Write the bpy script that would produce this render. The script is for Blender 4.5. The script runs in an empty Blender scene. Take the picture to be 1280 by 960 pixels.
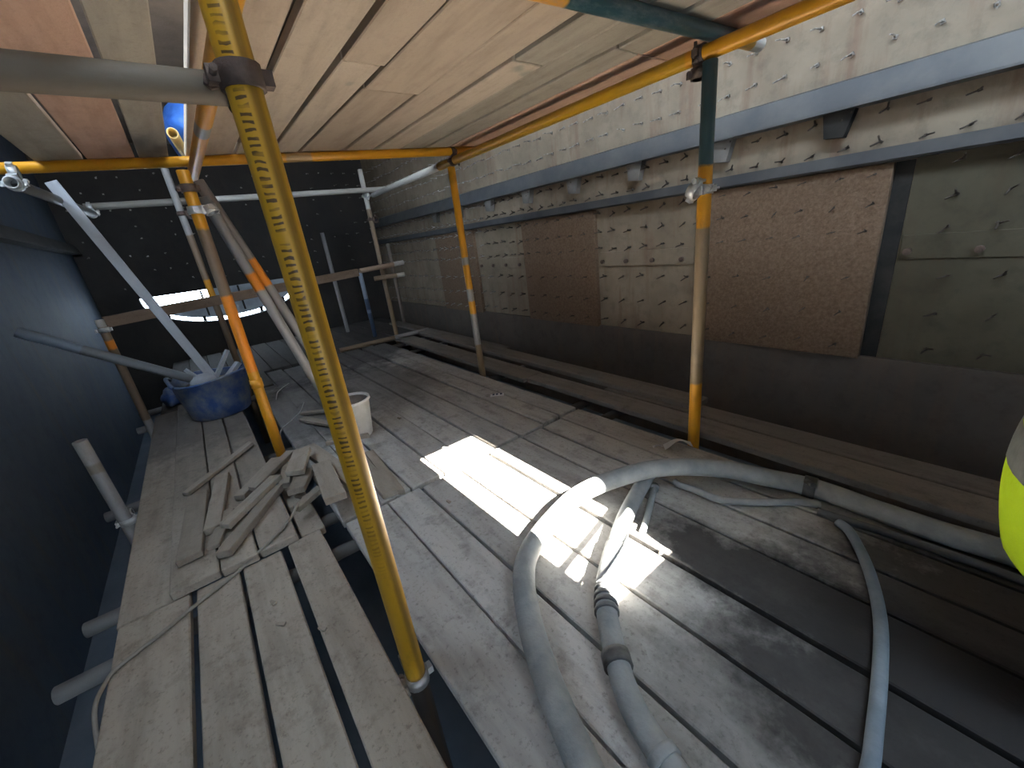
import bpy, bmesh, math, random
from mathutils import Vector, Matrix, Quaternion

random.seed(7)
S = bpy.context.scene
C = S.collection

# ------------------------------------------------------------------ camera
cam_d = bpy.data.cameras.new('camera')
cam = bpy.data.objects.new('camera', cam_d)
C.objects.link(cam)
cam_d.sensor_width = 36.0
cam_d.lens = 36.0 * 502.0 / 1280.0
cam_d.clip_start = 0.02
cam_d.clip_end = 200
right = Vector((-0.61927529, -0.7763208, -0.11757606))
up = Vector((0.20390772, -0.30361838, 0.93071882))
back = Vector((-0.75823463, 0.5523965, 0.34632117))
m = Matrix.Identity(4)
for i in range(3):
    m[i][0], m[i][1], m[i][2] = right[i], up[i], back[i]
m.translation = (0, 0, 1.1)
cam.matrix_world = m
S.camera = cam

# ------------------------------------------------------------------ sky, sun, exposure
w = bpy.data.worlds.new('daylight')
S.world = w
w.use_nodes = True
bg = w.node_tree.nodes['Background']
bg.inputs[0].default_value = (0.68, 0.83, 1.0, 1)
bg.inputs[1].default_value = 16.0
sun_d = bpy.data.lights.new('sun', 'SUN')
sun_d.energy = 190.0
sun_d.angle = 0.006
sun_d.color = (1.0, 0.93, 0.83)
sun = bpy.data.objects.new('sun', sun_d)
C.objects.link(sun)
SUN = Vector((2.0, -0.03, -1.75)).normalized()
sun.rotation_euler = SUN.to_track_quat('-Z', 'Y').to_euler()
sun.location = (-3, 0, 6)
S.view_settings.view_transform = 'Standard'
S.view_settings.look = 'None'
S.view_settings.gamma = 1.0
S.view_settings.use_curve_mapping = False
S.view_settings.exposure = 0.42

# ------------------------------------------------------------------ materials
MATS = {}
def nt(name):
    mt = bpy.data.materials.new(name)
    mt.use_nodes = True
    MATS[name] = mt
    t = mt.node_tree
    return mt, t, t.nodes['Principled BSDF']

def N(t, kind, **kw):
    n = t.nodes.new(kind)
    for k, v in kw.items():
        setattr(n, k, v)
    return n

def mixc(t, fac, a, b, blend='MIX'):
    n = t.nodes.new('ShaderNodeMix')
    n.data_type = 'RGBA'
    n.blend_type = blend
    for sock, val in ((n.inputs[0], fac), (n.inputs[6], a), (n.inputs[7], b)):
        if hasattr(val, 'links') or isinstance(val, bpy.types.NodeSocket):
            t.links.new(val, sock)
        elif isinstance(val, (int, float)):
            sock.default_value = val
        else:
            sock.default_value = (*val, 1)
    return n.outputs[2]

def ramp(t, src, lo, hi):
    n = t.nodes.new('ShaderNodeMapRange')
    t.links.new(src, n.inputs[0])
    n.inputs[1].default_value = lo
    n.inputs[2].default_value = hi
    return n.outputs[0]

def noise(t, vec, scale, detail=4, rough=0.6, sc=(1, 1, 1)):
    mp = t.nodes.new('ShaderNodeMapping')
    t.links.new(vec, mp.inputs[0])
    mp.inputs[3].default_value = sc
    n = t.nodes.new('ShaderNodeTexNoise')
    t.links.new(mp.outputs[0], n.inputs[0])
    n.inputs['Scale'].default_value = scale
    n.inputs['Detail'].default_value = detail
    n.inputs['Roughness'].default_value = rough
    return n.outputs[0]

def bump(t, h, bs, strength, dist=0.01):
    b = t.nodes.new('ShaderNodeBump')
    b.inputs['Strength'].default_value = strength
    b.inputs['Distance'].default_value = dist
    t.links.new(h, b.inputs['Height'])
    t.links.new(b.outputs[0], bs.inputs['Normal'])

def coords(t):
    return t.nodes.new('ShaderNodeTexCoord').outputs['Object']

def simple(name, a, b, scale=8, rough=0.7, metal=0.0, bmp=0.2, bscale=60, lo=0.35, hi=0.65):
    mt, t, bs = nt(name)
    v = coords(t)
    n = noise(t, v, scale)
    t.links.new(mixc(t, ramp(t, n, lo, hi), a, b), bs.inputs['Base Color'])
    bs.inputs['Roughness'].default_value = rough
    bs.inputs['Metallic'].default_value = metal
    if bmp:
        bump(t, noise(t, v, bscale), bs, bmp)
    return mt

def wood(name, a, b, dark, grain=(0.7, 4.5, 4.5), stains=(), spot=0.45, smudge=None):
    """weathered boards; stains = world-placed soot, wet and painted shade patches (x, y, rx, ry, amount)"""
    mt, t, bs = nt(name)
    v = coords(t)
    oi = t.nodes.new('ShaderNodeObjectInfo')
    add = t.nodes.new('ShaderNodeVectorMath'); add.operation = 'ADD'
    sc = t.nodes.new('ShaderNodeVectorMath'); sc.operation = 'SCALE'
    cmb = t.nodes.new('ShaderNodeCombineXYZ')
    for i in range(3):
        t.links.new(oi.outputs['Random'], cmb.inputs[i])
    t.links.new(cmb.outputs[0], sc.inputs[0]); sc.inputs['Scale'].default_value = 37.0
    t.links.new(v, add.inputs[0]); t.links.new(sc.outputs[0], add.inputs[1])
    v = add.outputs[0]
    col = mixc(t, oi.outputs['Random'], a, b)
    g = noise(t, v, 4, 5, 0.6, grain)
    col = mixc(t, ramp(t, g, 0.45, 1.1), col, dark)
    s = noise(t, v, 11, 6, 0.7)
    sp = t.nodes.new('ShaderNodeMath'); sp.operation = 'MULTIPLY'
    t.links.new(ramp(t, s, 0.52, 0.72), sp.inputs[0]); sp.inputs[1].default_value = spot
    col = mixc(t, sp.outputs[0], col, dark)
    f = noise(t, v, 70, 4, 0.7)
    sp2 = t.nodes.new('ShaderNodeMath'); sp2.operation = 'MULTIPLY'
    t.links.new(ramp(t, f, 0.55, 0.7), sp2.inputs[0]); sp2.inputs[1].default_value = spot * 0.9
    col = mixc(t, sp2.outputs[0], col, dark)
    if smudge:
        q = noise(t, v, 3.1, 3, 0.55)
        sm = t.nodes.new('ShaderNodeMath'); sm.operation = 'MULTIPLY'
        t.links.new(ramp(t, q, 0.66, 0.74), sm.inputs[0]); sm.inputs[1].default_value = 0.6
        col = mixc(t, sm.outputs[0], col, smudge)
    if stains:
        geo = t.nodes.new('ShaderNodeNewGeometry')
        wob = noise(t, geo.outputs['Position'], 4.5, 6, 0.7)
        for (x, y, rx, ry, amt, tint) in stains:
            mp = t.nodes.new('ShaderNodeMapping'); mp.vector_type = 'POINT'
            t.links.new(geo.outputs['Position'], mp.inputs[0])
            mp.inputs[1].default_value = (-x / rx, -y / ry, 0)
            mp.inputs[3].default_value = (1 / rx, 1 / ry, 0)
            ln = t.nodes.new('ShaderNodeVectorMath'); ln.operation = 'LENGTH'
            t.links.new(mp.outputs[0], ln.inputs[0])
            ad = t.nodes.new('ShaderNodeMath'); ad.operation = 'MULTIPLY_ADD'
            t.links.new(wob, ad.inputs[0]); ad.inputs[1].default_value = 1.3
            t.links.new(ln.outputs['Value'], ad.inputs[2])
            rg = ramp(t, ad.outputs[0], 1.85, 1.35)
            mu = t.nodes.new('ShaderNodeMath'); mu.operation = 'MULTIPLY'
            t.links.new(rg, mu.inputs[0]); mu.inputs[1].default_value = amt
            col = mixc(t, mu.outputs[0], col, tint)
    t.links.new(col, bs.inputs['Base Color'])
    bs.inputs['Roughness'].default_value = 0.85
    bs.inputs['Specular IOR Level'].default_value = 0.25
    h = mixc(t, 0.5, g, f)
    bump(t, h, bs, 0.45, 0.006)
    return mt

def paint(name, stops, rough=0.5, worn=(0.10, 0.085, 0.07), wear=0.35, marks=False, metal=0.1):
    """tube paint by length along the tube: stops = [(metres from the start, colour)]"""
    mt, t, bs = nt(name)
    v = coords(t)
    sep = t.nodes.new('ShaderNodeSeparateXYZ')
    t.links.new(v, sep.inputs[0])
    wob = noise(t, v, 20, 3)
    zz = t.nodes.new('ShaderNodeMath'); zz.operation = 'MULTIPLY_ADD'
    t.links.new(wob, zz.inputs[0]); zz.inputs[1].default_value = 0.03
    t.links.new(sep.outputs[2], zz.inputs[2])
    col = None
    for z, c in stops:
        if col is None:
            rgb = t.nodes.new('ShaderNodeRGB'); rgb.outputs[0].default_value = (*c, 1)
            col = rgb.outputs[0]
        else:
            col = mixc(t, ramp(t, zz.outputs[0], z, z + 0.012), col, c)
    n1 = noise(t, v, 14, 6, 0.75, (1, 1, 0.35))
    k = t.nodes.new('ShaderNodeMath'); k.operation = 'MULTIPLY'
    t.links.new(ramp(t, n1, 0.5, 0.68), k.inputs[0]); k.inputs[1].default_value = wear
    col = mixc(t, k.outputs[0], col, worn)
    if marks:
        at = t.nodes.new('ShaderNodeMath'); at.operation = 'ARCTAN2'
        neg = []
        for i in (1, 0):
            ng = t.nodes.new('ShaderNodeMath'); ng.operation = 'MULTIPLY'
            t.links.new(sep.outputs[i], ng.inputs[0]); ng.inputs[1].default_value = -1.0
            neg.append(ng.outputs[0])
        t.links.new(neg[0], at.inputs[0]); t.links.new(neg[1], at.inputs[1])
        # a printed strip down one side of the tube, little dark strokes between two rules
        d = t.nodes.new('ShaderNodeMath'); d.operation = 'SUBTRACT'
        t.links.new(at.outputs[0], d.inputs[0]); d.inputs[1].default_value = marks
        ab = t.nodes.new('ShaderNodeMath'); ab.operation = 'ABSOLUTE'
        t.links.new(d.outputs[0], ab.inputs[0])
        inside = ramp(t, ab.outputs[0], 0.36, 0.30)
        wv = t.nodes.new('ShaderNodeMath'); wv.operation = 'MULTIPLY'
        t.links.new(sep.outputs[2], wv.inputs[0]); wv.inputs[1].default_value = 520.0
        jit = noise(t, v, 45, 2, 0.5, (0.6, 0.6, 1))
        ja = t.nodes.new('ShaderNodeMath'); ja.operation = 'MULTIPLY_ADD'
        t.links.new(jit, ja.inputs[0]); ja.inputs[1].default_value = 9.0
        t.links.new(wv.outputs[0], ja.inputs[2])
        sn = t.nodes.new('ShaderNodeMath'); sn.operation = 'SINE'
        t.links.new(ja.outputs[0], sn.inputs[0])
        bars = ramp(t, sn.outputs[0], 0.05, 0.5)
        mm = t.nodes.new('ShaderNodeMath'); mm.operation = 'MULTIPLY'
        t.links.new(inside, mm.inputs[0]); t.links.new(bars, mm.inputs[1])
        m3 = t.nodes.new('ShaderNodeMath'); m3.operation = 'MULTIPLY'
        t.links.new(mm.outputs[0], m3.inputs[0])
        gate = t.nodes.new('ShaderNodeMath'); gate.operation = 'MULTIPLY'
        t.links.new(ramp(t, noise(t, v, 28, 2, 0.5, (0.2, 0.2, 1)), 0.36, 0.5), gate.inputs[0])
        t.links.new(ramp(t, sep.outputs[2], 1.0, 1.35), gate.inputs[1])
        t.links.new(gate.outputs[0], m3.inputs[1])
        col = mixc(t, m3.outputs[0], col, (0.09, 0.045, 0.01))
        # a long soft dark stripe beside it
        d2 = t.nodes.new('ShaderNodeMath'); d2.operation = 'SUBTRACT'
        t.links.new(at.outputs[0], d2.inputs[0]); d2.inputs[1].default_value = marks + 0.85
        a2 = t.nodes.new('ShaderNodeMath'); a2.operation = 'ABSOLUTE'
        t.links.new(d2.outputs[0], a2.inputs[0])
        sc = t.nodes.new('ShaderNodeMath'); sc.operation = 'MULTIPLY'
        t.links.new(ramp(t, a2.outputs[0], 0.42, 0.12), sc.inputs[0]); sc.inputs[1].default_value = 0.6
        col = mixc(t, sc.outputs[0], col, (0.10, 0.055, 0.02))
    t.links.new(col, bs.inputs['Base Color'])
    bs.inputs['Roughness'].default_value = rough
    bs.inputs['Metallic'].default_value = metal
    bump(t, n1, bs, 0.25, 0.004)
    return mt

YEL = (0.66, 0.29, 0.012)
YEL2 = (0.52, 0.275, 0.012)
ORG = (0.75, 0.24, 0.015)
GREY = (0.30, 0.29, 0.28)
PALE = (0.44, 0.42, 0.38)
BLUG = (0.20, 0.25, 0.31)
BRN = (0.20, 0.14, 0.09)
TEAL = (0.03, 0.075, 0.085)
RUST = (0.24, 0.17, 0.10)

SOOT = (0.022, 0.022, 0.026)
WET_SHADE = (0.026, 0.024, 0.024)  # wet board stain, with the shade of the lower right painted in
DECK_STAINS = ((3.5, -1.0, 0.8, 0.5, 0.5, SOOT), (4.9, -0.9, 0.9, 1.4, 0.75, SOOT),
               (0.12, -1.12, 0.72, 0.17, 0.93, WET_SHADE), (-0.3, -1.3, 0.62, 0.6, 0.88, WET_SHADE),
               (-0.05, -0.9, 0.42, 0.24, 0.85, WET_SHADE), (0.12, -0.74, 0.40, 0.32, 0.45, WET_SHADE), (3.5, -0.4, 0.95, 0.42, 0.6, SOOT))
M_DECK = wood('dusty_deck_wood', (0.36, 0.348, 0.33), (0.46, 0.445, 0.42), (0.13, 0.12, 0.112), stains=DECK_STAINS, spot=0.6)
M_DECKL = wood('brown_deck_wood', (0.33, 0.29, 0.245), (0.40, 0.35, 0.29), (0.13, 0.11, 0.09), spot=0.6, stains=((4.0, 0.2, 0.85, 0.7, 0.62, (0.05, 0.05, 0.055)), (2.75, 0.1, 0.75, 0.45, 0.35, (0.08, 0.07, 0.06))))
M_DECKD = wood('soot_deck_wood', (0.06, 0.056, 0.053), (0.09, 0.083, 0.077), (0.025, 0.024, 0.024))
M_EDGE = wood('outer_deck_wood', (0.17, 0.155, 0.14), (0.22, 0.2, 0.175), (0.07, 0.062, 0.055))
M_CEIL = wood('ceiling_board_wood', (0.45, 0.345, 0.255), (0.57, 0.465, 0.355), (0.26, 0.19, 0.14), spot=0.22, smudge=(0.13, 0.19, 0.17))
M_CEILG = wood('grey_ceiling_board_wood', (0.38, 0.33, 0.26), (0.44, 0.38, 0.30), (0.2, 0.17, 0.13), spot=0.3)
M_CEILP = wood('pink_ceiling_board_wood', (0.6, 0.36, 0.25), (0.64, 0.42, 0.30), (0.33, 0.19, 0.12), spot=0.25)
M_OFF = wood('offcut_wood', (0.27, 0.235, 0.195), (0.36, 0.315, 0.265), (0.12, 0.10, 0.08), spot=0.35)
M_RAIL = wood('guard_rail_wood', (0.17, 0.12, 0.085), (0.2, 0.14, 0.1), (0.07, 0.05, 0.035))
M_BATTEN = wood('grey_batten_wood', (0.36, 0.38, 0.41), (0.38, 0.40, 0.43), (0.22, 0.23, 0.25), spot=0.2)

def wall_mat(name, a, b, streak, dirt):
    mt, t, bs = nt(name)
    geo = t.nodes.new('ShaderNodeNewGeometry')
    v = geo.outputs['Position']
    n = noise(t, v, 2.3, 5, 0.6)
    col = mixc(t, ramp(t, n, 0.35, 0.65), a, b)
    s = noise(t, v, 3.0, 5, 0.6, (3.5, 1, 0.45))
    k = t.nodes.new('ShaderNodeMath'); k.operation = 'MULTIPLY'
    t.links.new(ramp(t, s, 0.52, 0.7), k.inputs[0]); k.inputs[1].default_value = 0.6
    col = mixc(t, k.outputs[0], col, streak)
    d = noise(t, v, 9, 6, 0.7)
    k2 = t.nodes.new('ShaderNodeMath'); k2.operation = 'MULTIPLY'
    t.links.new(ramp(t, d, 0.5, 0.75), k2.inputs[0]); k2.inputs[1].default_value = 0.5
    col = mixc(t, k2.outputs[0], col, dirt)
    t.links.new(col, bs.inputs['Base Color'])
    bs.inputs['Roughness'].default_value = 0.75
    bump(t, noise(t, v, 40, 5), bs, 0.25, 0.006)
    return mt
M_WALL = wall_mat('scaled_steel_wall', (0.185, 0.143, 0.098), (0.265, 0.213, 0.152), (0.16, 0.088, 0.052), (0.08, 0.06, 0.041))
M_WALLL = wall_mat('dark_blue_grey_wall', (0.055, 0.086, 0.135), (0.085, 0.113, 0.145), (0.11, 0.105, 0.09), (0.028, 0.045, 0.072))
M_END = wall_mat('shade_dark_end_wall', (0.02, 0.018, 0.016), (0.034, 0.03, 0.027), (0.05, 0.035, 0.025), (0.01, 0.009, 0.009))  # near black colour holds the lack of light at the far end
M_SKIRT = wall_mat('black_brown_skirting', (0.09, 0.074, 0.06), (0.12, 0.098, 0.08), (0.14, 0.095, 0.065), (0.045, 0.036, 0.03))
M_OLIVE = wall_mat('olive_shade_plate', (0.064, 0.056, 0.037), (0.094, 0.083, 0.056), (0.075, 0.052, 0.032), (0.034, 0.03, 0.021))  # olive tone, darkened further for the light falling off along the wall
M_PANEL = simple('rough_brown_panel', (0.12, 0.073, 0.043), (0.19, 0.127, 0.082), 60, 0.95, 0, 0.7, 110, 0.3, 0.7)
M_LOWER = simple('blue_grey_lower_floor', (0.10, 0.14, 0.19), (0.15, 0.19, 0.24), 3, 0.85)
M_ROOF = simple('blocker_boarding', (0.16, 0.14, 0.12), (0.22, 0.19, 0.16), 5, 0.9)
M_BEAM = simple('blue_grey_steel', (0.08, 0.084, 0.09), (0.125, 0.125, 0.122), 4, 0.55, 0.25, 0.15)
M_BEAM2 = simple('dark_grey_steel', (0.055, 0.058, 0.064), (0.085, 0.087, 0.088), 5, 0.6, 0.2, 0.15)
M_BLACK = simple('black_steel_and_shadow', (0.018, 0.018, 0.018), (0.035, 0.033, 0.03), 8, 0.8)  # bracket steel, also used for the painted recess shadow
M_BLACK.node_tree.nodes['Principled BSDF'].inputs['Specular IOR Level'].default_value = 0.1
M_OLIVE.node_tree.nodes['Principled BSDF'].inputs['Specular IOR Level'].default_value = 0.2
M_GUSSET = simple('grey_bracket_steel', (0.12, 0.115, 0.105), (0.17, 0.16, 0.145), 8, 0.8)
M_PIN = simple('anchor_steel', (0.20, 0.18, 0.16), (0.42, 0.39, 0.35), 30, 0.45, 0.5, 0)
M_PIND = simple('rusty_anchor_steel', (0.045, 0.035, 0.027), (0.09, 0.07, 0.055), 30, 0.8, 0.1, 0)
M_COUP = simple('rusty_coupler_steel', (0.075, 0.05, 0.04), (0.13, 0.09, 0.07), 30, 0.7, 0.3, 0.4)
M_COUPG = simple('galvanised_coupler_steel', (0.42, 0.43, 0.43), (0.62, 0.62, 0.60), 25, 0.4, 0.5, 0.3)
M_HOSE = simple('dusty_grey_hose_rubber', (0.20, 0.215, 0.225), (0.30, 0.31, 0.31), 12, 0.75, 0, 0.3)
M_HOSED = simple('dark_hose_rubber', (0.085, 0.09, 0.095), (0.13, 0.135, 0.14), 12, 0.75, 0, 0.3)
M_HOSEB = simple('blue_grey_hose_rubber', (0.12, 0.15, 0.18), (0.17, 0.20, 0.23), 14, 0.6, 0, 0.2)
M_BAND = simple('hose_clamp_band', (0.05, 0.05, 0.05), (0.11, 0.11, 0.11), 20, 0.6, 0.2, 0.2)
M_TUB = simple('dusty_blue_plastic', (0.03, 0.075, 0.22), (0.17, 0.19, 0.215), 7, 0.6, 0, 0.2, 40, 0.40, 0.62)
M_BLUE = simple('bright_blue_plastic', (0.03, 0.12, 0.50), (0.06, 0.2, 0.62), 7, 0.5, 0, 0.4, 20)
M_PAIL = simple('dirty_white_plastic', (0.62, 0.61, 0.58), (0.50, 0.48, 0.44), 9, 0.55, 0, 0.1)
M_PAILIN = simple('mortar_crust', (0.16, 0.13, 0.11), (0.26, 0.22, 0.19), 12, 0.9)
M_WIRE = simple('pale_wire', (0.42, 0.42, 0.40), (0.5, 0.5, 0.48), 12, 0.5, 0, 0)
M_CABLE = simple('dusty_cable_sheath', (0.22, 0.20, 0.175), (0.28, 0.255, 0.22), 18, 0.8, 0, 0.1)
M_PAPER = simple('white_paper', (0.72, 0.73, 0.74), (0.6, 0.61, 0.62), 15, 0.8, 0, 0.2)
M_INK = simple('blue_black_print', (0.02, 0.03, 0.08), (0.03, 0.04, 0.10), 15, 0.7, 0, 0)
M_VEST = simple('hi_vis_yellow_fabric', (0.50, 0.72, 0.0), (0.56, 0.80, 0.004), 6, 0.8, 0, 0.3)
M_REFL = simple('grey_reflective_tape', (0.20, 0.21, 0.19), (0.26, 0.27, 0.25), 40, 0.4, 0.2, 0.1)
M_CLOTH = simple('dark_work_clothes', (0.018, 0.022, 0.035), (0.03, 0.035, 0.05), 10, 0.9)
M_SKIN = simple('skin', (0.55, 0.33, 0.24), (0.60, 0.37, 0.27), 10, 0.55, 0, 0)
M_HELMET = simple('white_helmet_plastic', (0.7, 0.7, 0.7), (0.65, 0.65, 0.65), 4, 0.35, 0, 0)
M_HAIR = simple('dark_hair', (0.03, 0.02, 0.015), (0.04, 0.03, 0.02), 30, 0.8, 0, 0)
M_BAFFLE = simple('pale_blue_grey_sheet', (0.22, 0.25, 0.29), (0.32, 0.35, 0.38), 5, 0.6, 0.1)
M_TARP = simple('dark_lining_sheet', (0.028, 0.026, 0.024), (0.05, 0.046, 0.042), 4, 0.85, 0, 0.5, 14)

# ------------------------------------------------------------------ helpers
def link(name, me, mt, parent=None):
    o = bpy.data.objects.new(name, me)
    C.objects.link(o)
    if mt is not None and not me.materials:
        me.materials.append(mt)
    if parent is not None:
        o.parent = parent
    return o

def bm_obj(name, bm, mt, parent=None, smooth=False):
    me = bpy.data.meshes.new(name)
    bm.normal_update()
    bm.to_mesh(me)
    bm.free()
    if smooth:
        for p in me.polygons:
            p.use_smooth = True
    return link(name, me, mt, parent)

def empty(name, loc=(0, 0, 0)):
    o = bpy.data.objects.new(name, None)
    C.objects.link(o)
    o.location = loc
    o.empty_display_size = 0.1
    return o

def tag(o, label, cat, group=None):
    o['label'] = label
    o['category'] = cat
    if group:
        o['group'] = group
    return o

def struct(o, label=None):
    o['kind'] = 'structure'
    if label:
        o['label'] = label
    return o

def add_box(bm, lo, hi, mat=None):
    vs = [bm.verts.new(((lo[0], hi[0])[i], (lo[1], hi[1])[j], (lo[2], hi[2])[k])) for i in (0, 1) for j in (0, 1) for k in (0, 1)]
    if mat is not None:
        for v in vs:
            v.co = mat @ v.co
    for f in ((0, 1, 3, 2), (4, 6, 7, 5), (0, 4, 5, 1), (2, 3, 7, 6), (0, 2, 6, 4), (1, 5, 7, 3)):
        bm.faces.new([vs[i] for i in f])
    return vs

def box_obj(name, lo, hi, mt, parent=None, bevel=0.0):
    c = [(a + b) / 2 for a, b in zip(lo, hi)]
    bm = bmesh.new()
    add_box(bm, [a - k for a, k in zip(lo, c)], [b - k for b, k in zip(hi, c)])
    if bevel:
        bmesh.ops.bevel(bm, geom=bm.edges[:], offset=bevel, segments=1, affect='EDGES')
    o = bm_obj(name, bm, mt, parent)
    o.location = c
    return o

def board(parent, x0, x1, y0, y1, z_top, mt, name='board', th=0.036, dy=0.0, tilt=0.0):
    """one scaffold board along x, dy = drift of its far end"""
    y0, y1 = min(y0, y1), max(y0, y1)
    L, W = x1 - x0, y1 - y0
    bm = bmesh.new()
    add_box(bm, (-L / 2, -W / 2, -th), (L / 2, W / 2, 0))
    bmesh.ops.bevel(bm, geom=bm.edges[:], offset=0.004, segments=1, affect='EDGES')
    # rounded worn corners in plan
    o = bm_obj(name, bm, mt, parent)
    o.location = ((x0 + x1) / 2, (y0 + y1) / 2 + dy / 2, z_top)
    o.rotation_euler = (tilt, 0, math.atan2(dy, L))
    return o

def ring(bm, c, u, v, r, n):
    return [bm.verts.new(c + u * (r * math.cos(2 * math.pi * i / n)) + v * (r * math.sin(2 * math.pi * i / n))) for i in range(n)]

def bridge(bm, a, b):
    n = len(a)
    for i in range(n):
        f = bm.faces.new((a[i], a[(i + 1) % n], b[(i + 1) % n], b[i]))
        f.smooth = True

def tube(name, p0, p1, mt, r=0.028, parent=None, n=20):
    """open-ended steel scaffold tube from p0 to p1, local z along it"""
    p0, p1 = Vector(p0), Vector(p1)
    L = (p1 - p0).length
    bm = bmesh.new()
    X, Y = Vector((1, 0, 0)), Vector((0, 1, 0))
    ri = r * 0.8
    d = min(0.25, L * 0.45)
    prof = [(ri, d), (ri, 0.0), (r - 0.002, 0.0), (r, 0.002), (r, L - 0.002), (r - 0.002, L), (ri, L), (ri, L - d)]
    rs = [ring(bm, Vector((0, 0, z)), X, Y, q, n) for q, z in prof]
    for a, b in zip(rs, rs[1:]):
        bridge(bm, a, b)
    bm.faces.new(list(reversed(rs[0])))
    bm.faces.new(rs[-1])
    bmesh.ops.recalc_face_normals(bm, faces=bm.faces[:])
    o = bm_obj(name, bm, mt, parent)
    o.location = p0
    o.rotation_mode = 'QUATERNION'
    o.rotation_quaternion = Vector((0, 0, 1)).rotation_difference(p1 - p0)
    return o

def local(o, p):
    return o.matrix_basis.inverted() @ Vector(p)

def collar(bm, c, axis, r, width, th=0.009, n=16):
    axis = Vector(axis).normalized()
    u = axis.orthogonal().normalized()
    v = axis.cross(u)
    a0 = ring(bm, c - axis * width / 2, u, v, r, n)
    a1 = ring(bm, c - axis * width / 2, u, v, r + th, n)
    a2 = ring(bm, c + axis * width / 2, u, v, r + th, n)
    a3 = ring(bm, c + axis * width / 2, u, v, r, n)
    for a, b in ((a0, a1), (a1, a2), (a2, a3)):
        bridge(bm, a, b)

def rod(bm, a, b, r, n=6, cap=True):
    a, b = Vector(a), Vector(b)
    ax = (b - a).normalized()
    u = ax.orthogonal().normalized(); v = ax.cross(u)
    A, B = ring(bm, a, u, v, r, n), ring(bm, b, u, v, r, n)
    bridge(bm, A, B)
    if cap:
        bm.faces.new(list(reversed(A))); bm.faces.new(B)

def coupler(t, c1, ax1, c2, ax2, mt=None, r=0.028):
    """right-angle coupler: a collar on tube t at c1, a second collar at c2, a saddle between and two bolts"""
    mt = mt or M_COUP
    R = t.rotation_quaternion.inverted()
    c1, c2 = local(t, c1), local(t, c2)
    a1, a2 = R @ Vector(ax1), R @ Vector(ax2)
    a1.normalize(); a2.normalize()
    bm = bmesh.new()
    collar(bm, c1, a1, r * 1.02, 0.036, 0.006)
    collar(bm, c2, a2, r * 1.02, 0.036, 0.006)
    d = (c2 - c1)
    if d.length < 1e-4:
        d = a1.orthogonal()
    d.normalize()
    mid = (c1 + c2) / 2
    q = d.to_track_quat('Z', 'Y').to_matrix().to_4x4()
    q.translation = mid
    add_box(bm, (-0.02, -0.02, -0.012), (0.02, 0.02, 0.012), q)
    # hinge lugs either side
    s1 = a1.cross(d)
    s1 = s1.normalized() if s1.length > 1e-3 else a1.orthogonal().normalized()
    for s in (-1, 1):
        qq = s1.to_track_quat('Z', 'Y').to_matrix().to_4x4()
        qq.translation = c1 + s1 * s * (r + 0.010)
        add_box(bm, (-0.012, -0.012, -0.010), (0.012, 0.012, 0.010), qq)
    s2 = a2.cross(d)
    s2 = s2.normalized() if s2.length > 1e-3 else a2.orthogonal().normalized()
    for s in (-1, 1):
        qq = s2.to_track_quat('Z', 'Y').to_matrix().to_4x4()
        qq.translation = c2 + s2 * s * (r + 0.010)
        add_box(bm, (-0.012, -0.012, -0.010), (0.012, 0.012, 0.010), qq)
    bmesh.ops.recalc_face_normals(bm, faces=bm.faces[:])
    o = bm_obj('coupler', bm, mt, t)
    for c, s in ((c1, s1), (c2, s2)):
        b = bmesh.new()
        p = c + s * (r + 0.012)
        rod(b, p - d * 0.035, p + d * 0.035, 0.006)
        rod(b, p + d * 0.022, p + d * 0.034, 0.012)
        bm_obj('bolt', b, mt, o)
    return o

def spline(pts, per=10):
    pts = [Vector(p) for p in pts]
    P = [pts[0] * 2 - pts[1]] + pts + [pts[-1] * 2 - pts[-2]]
    out = []
    for i in range(1, len(P) - 2):
        for k in range(per):
            t = k / per
            a, b, c, d = P[i - 1], P[i], P[i + 1], P[i + 2]
            out.append(0.5 * ((2 * b) + (c - a) * t + (2 * a - 5 * b + 4 * c - d) * t * t + (3 * b - a - 3 * c + d) * t ** 3))
    out.append(pts[-1])
    return out

def sweep(bm, path, r, n=14, cap=True, rad=None):
    prev = None
    u = None
    for i, p in enumerate(path):
        tan = (path[min(i + 1, len(path) - 1)] - path[max(i - 1, 0)]).normalized()
        if u is None:
            u = tan.orthogonal().normalized()
        u = (u - tan * u.dot(tan)).normalized()
        v = tan.cross(u)
        rr = rad(i) if rad else r
        R = ring(bm, p, u, v, rr, n)
        if prev:
            bridge(bm, prev, R)
        elif cap:
            bm.faces.new(list(reversed(R)))
        prev = R
    if cap:
        bm.faces.new(prev)

def hose(name, pts, r, mt, per=10, n=14, parent=None):
    base = Vector(pts[0])
    path = [p - base for p in spline(pts, per)]
    bm = bmesh.new()
    sweep(bm, path, r, n)
    bmesh.ops.recalc_face_normals(bm, faces=bm.faces[:])
    o = bm_obj(name, bm, mt, parent)
    o.location = base
    return o, path

def hose_band(o, path, i0, i1, r, mt, name='hose_coupling'):
    bm = bmesh.new()
    sweep(bm, path[i0:i1 + 1], r, 16)
    bmesh.ops.recalc_face_normals(bm, faces=bm.faces[:])
    return bm_obj(name, bm, mt, o)

# ------------------------------------------------------------------ room shell
YR, YL, XE, XB, ZF = -2.9, 1.0, 7.5, -2.6, -0.7
struct(box_obj('lower_floor', (XB, YR - 0.2, ZF - 0.1), (XE + 0.4, YL + 0.2, ZF), M_LOWER), 'blue grey floor of the chamber below the scaffold deck')

wr = struct(box_obj('wall_right', (XB, YR - 0.15, ZF), (XE + 0.2, YR, 3.6), M_WALL), 'tall steel wall on the right studded with rows of anchors')
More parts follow.
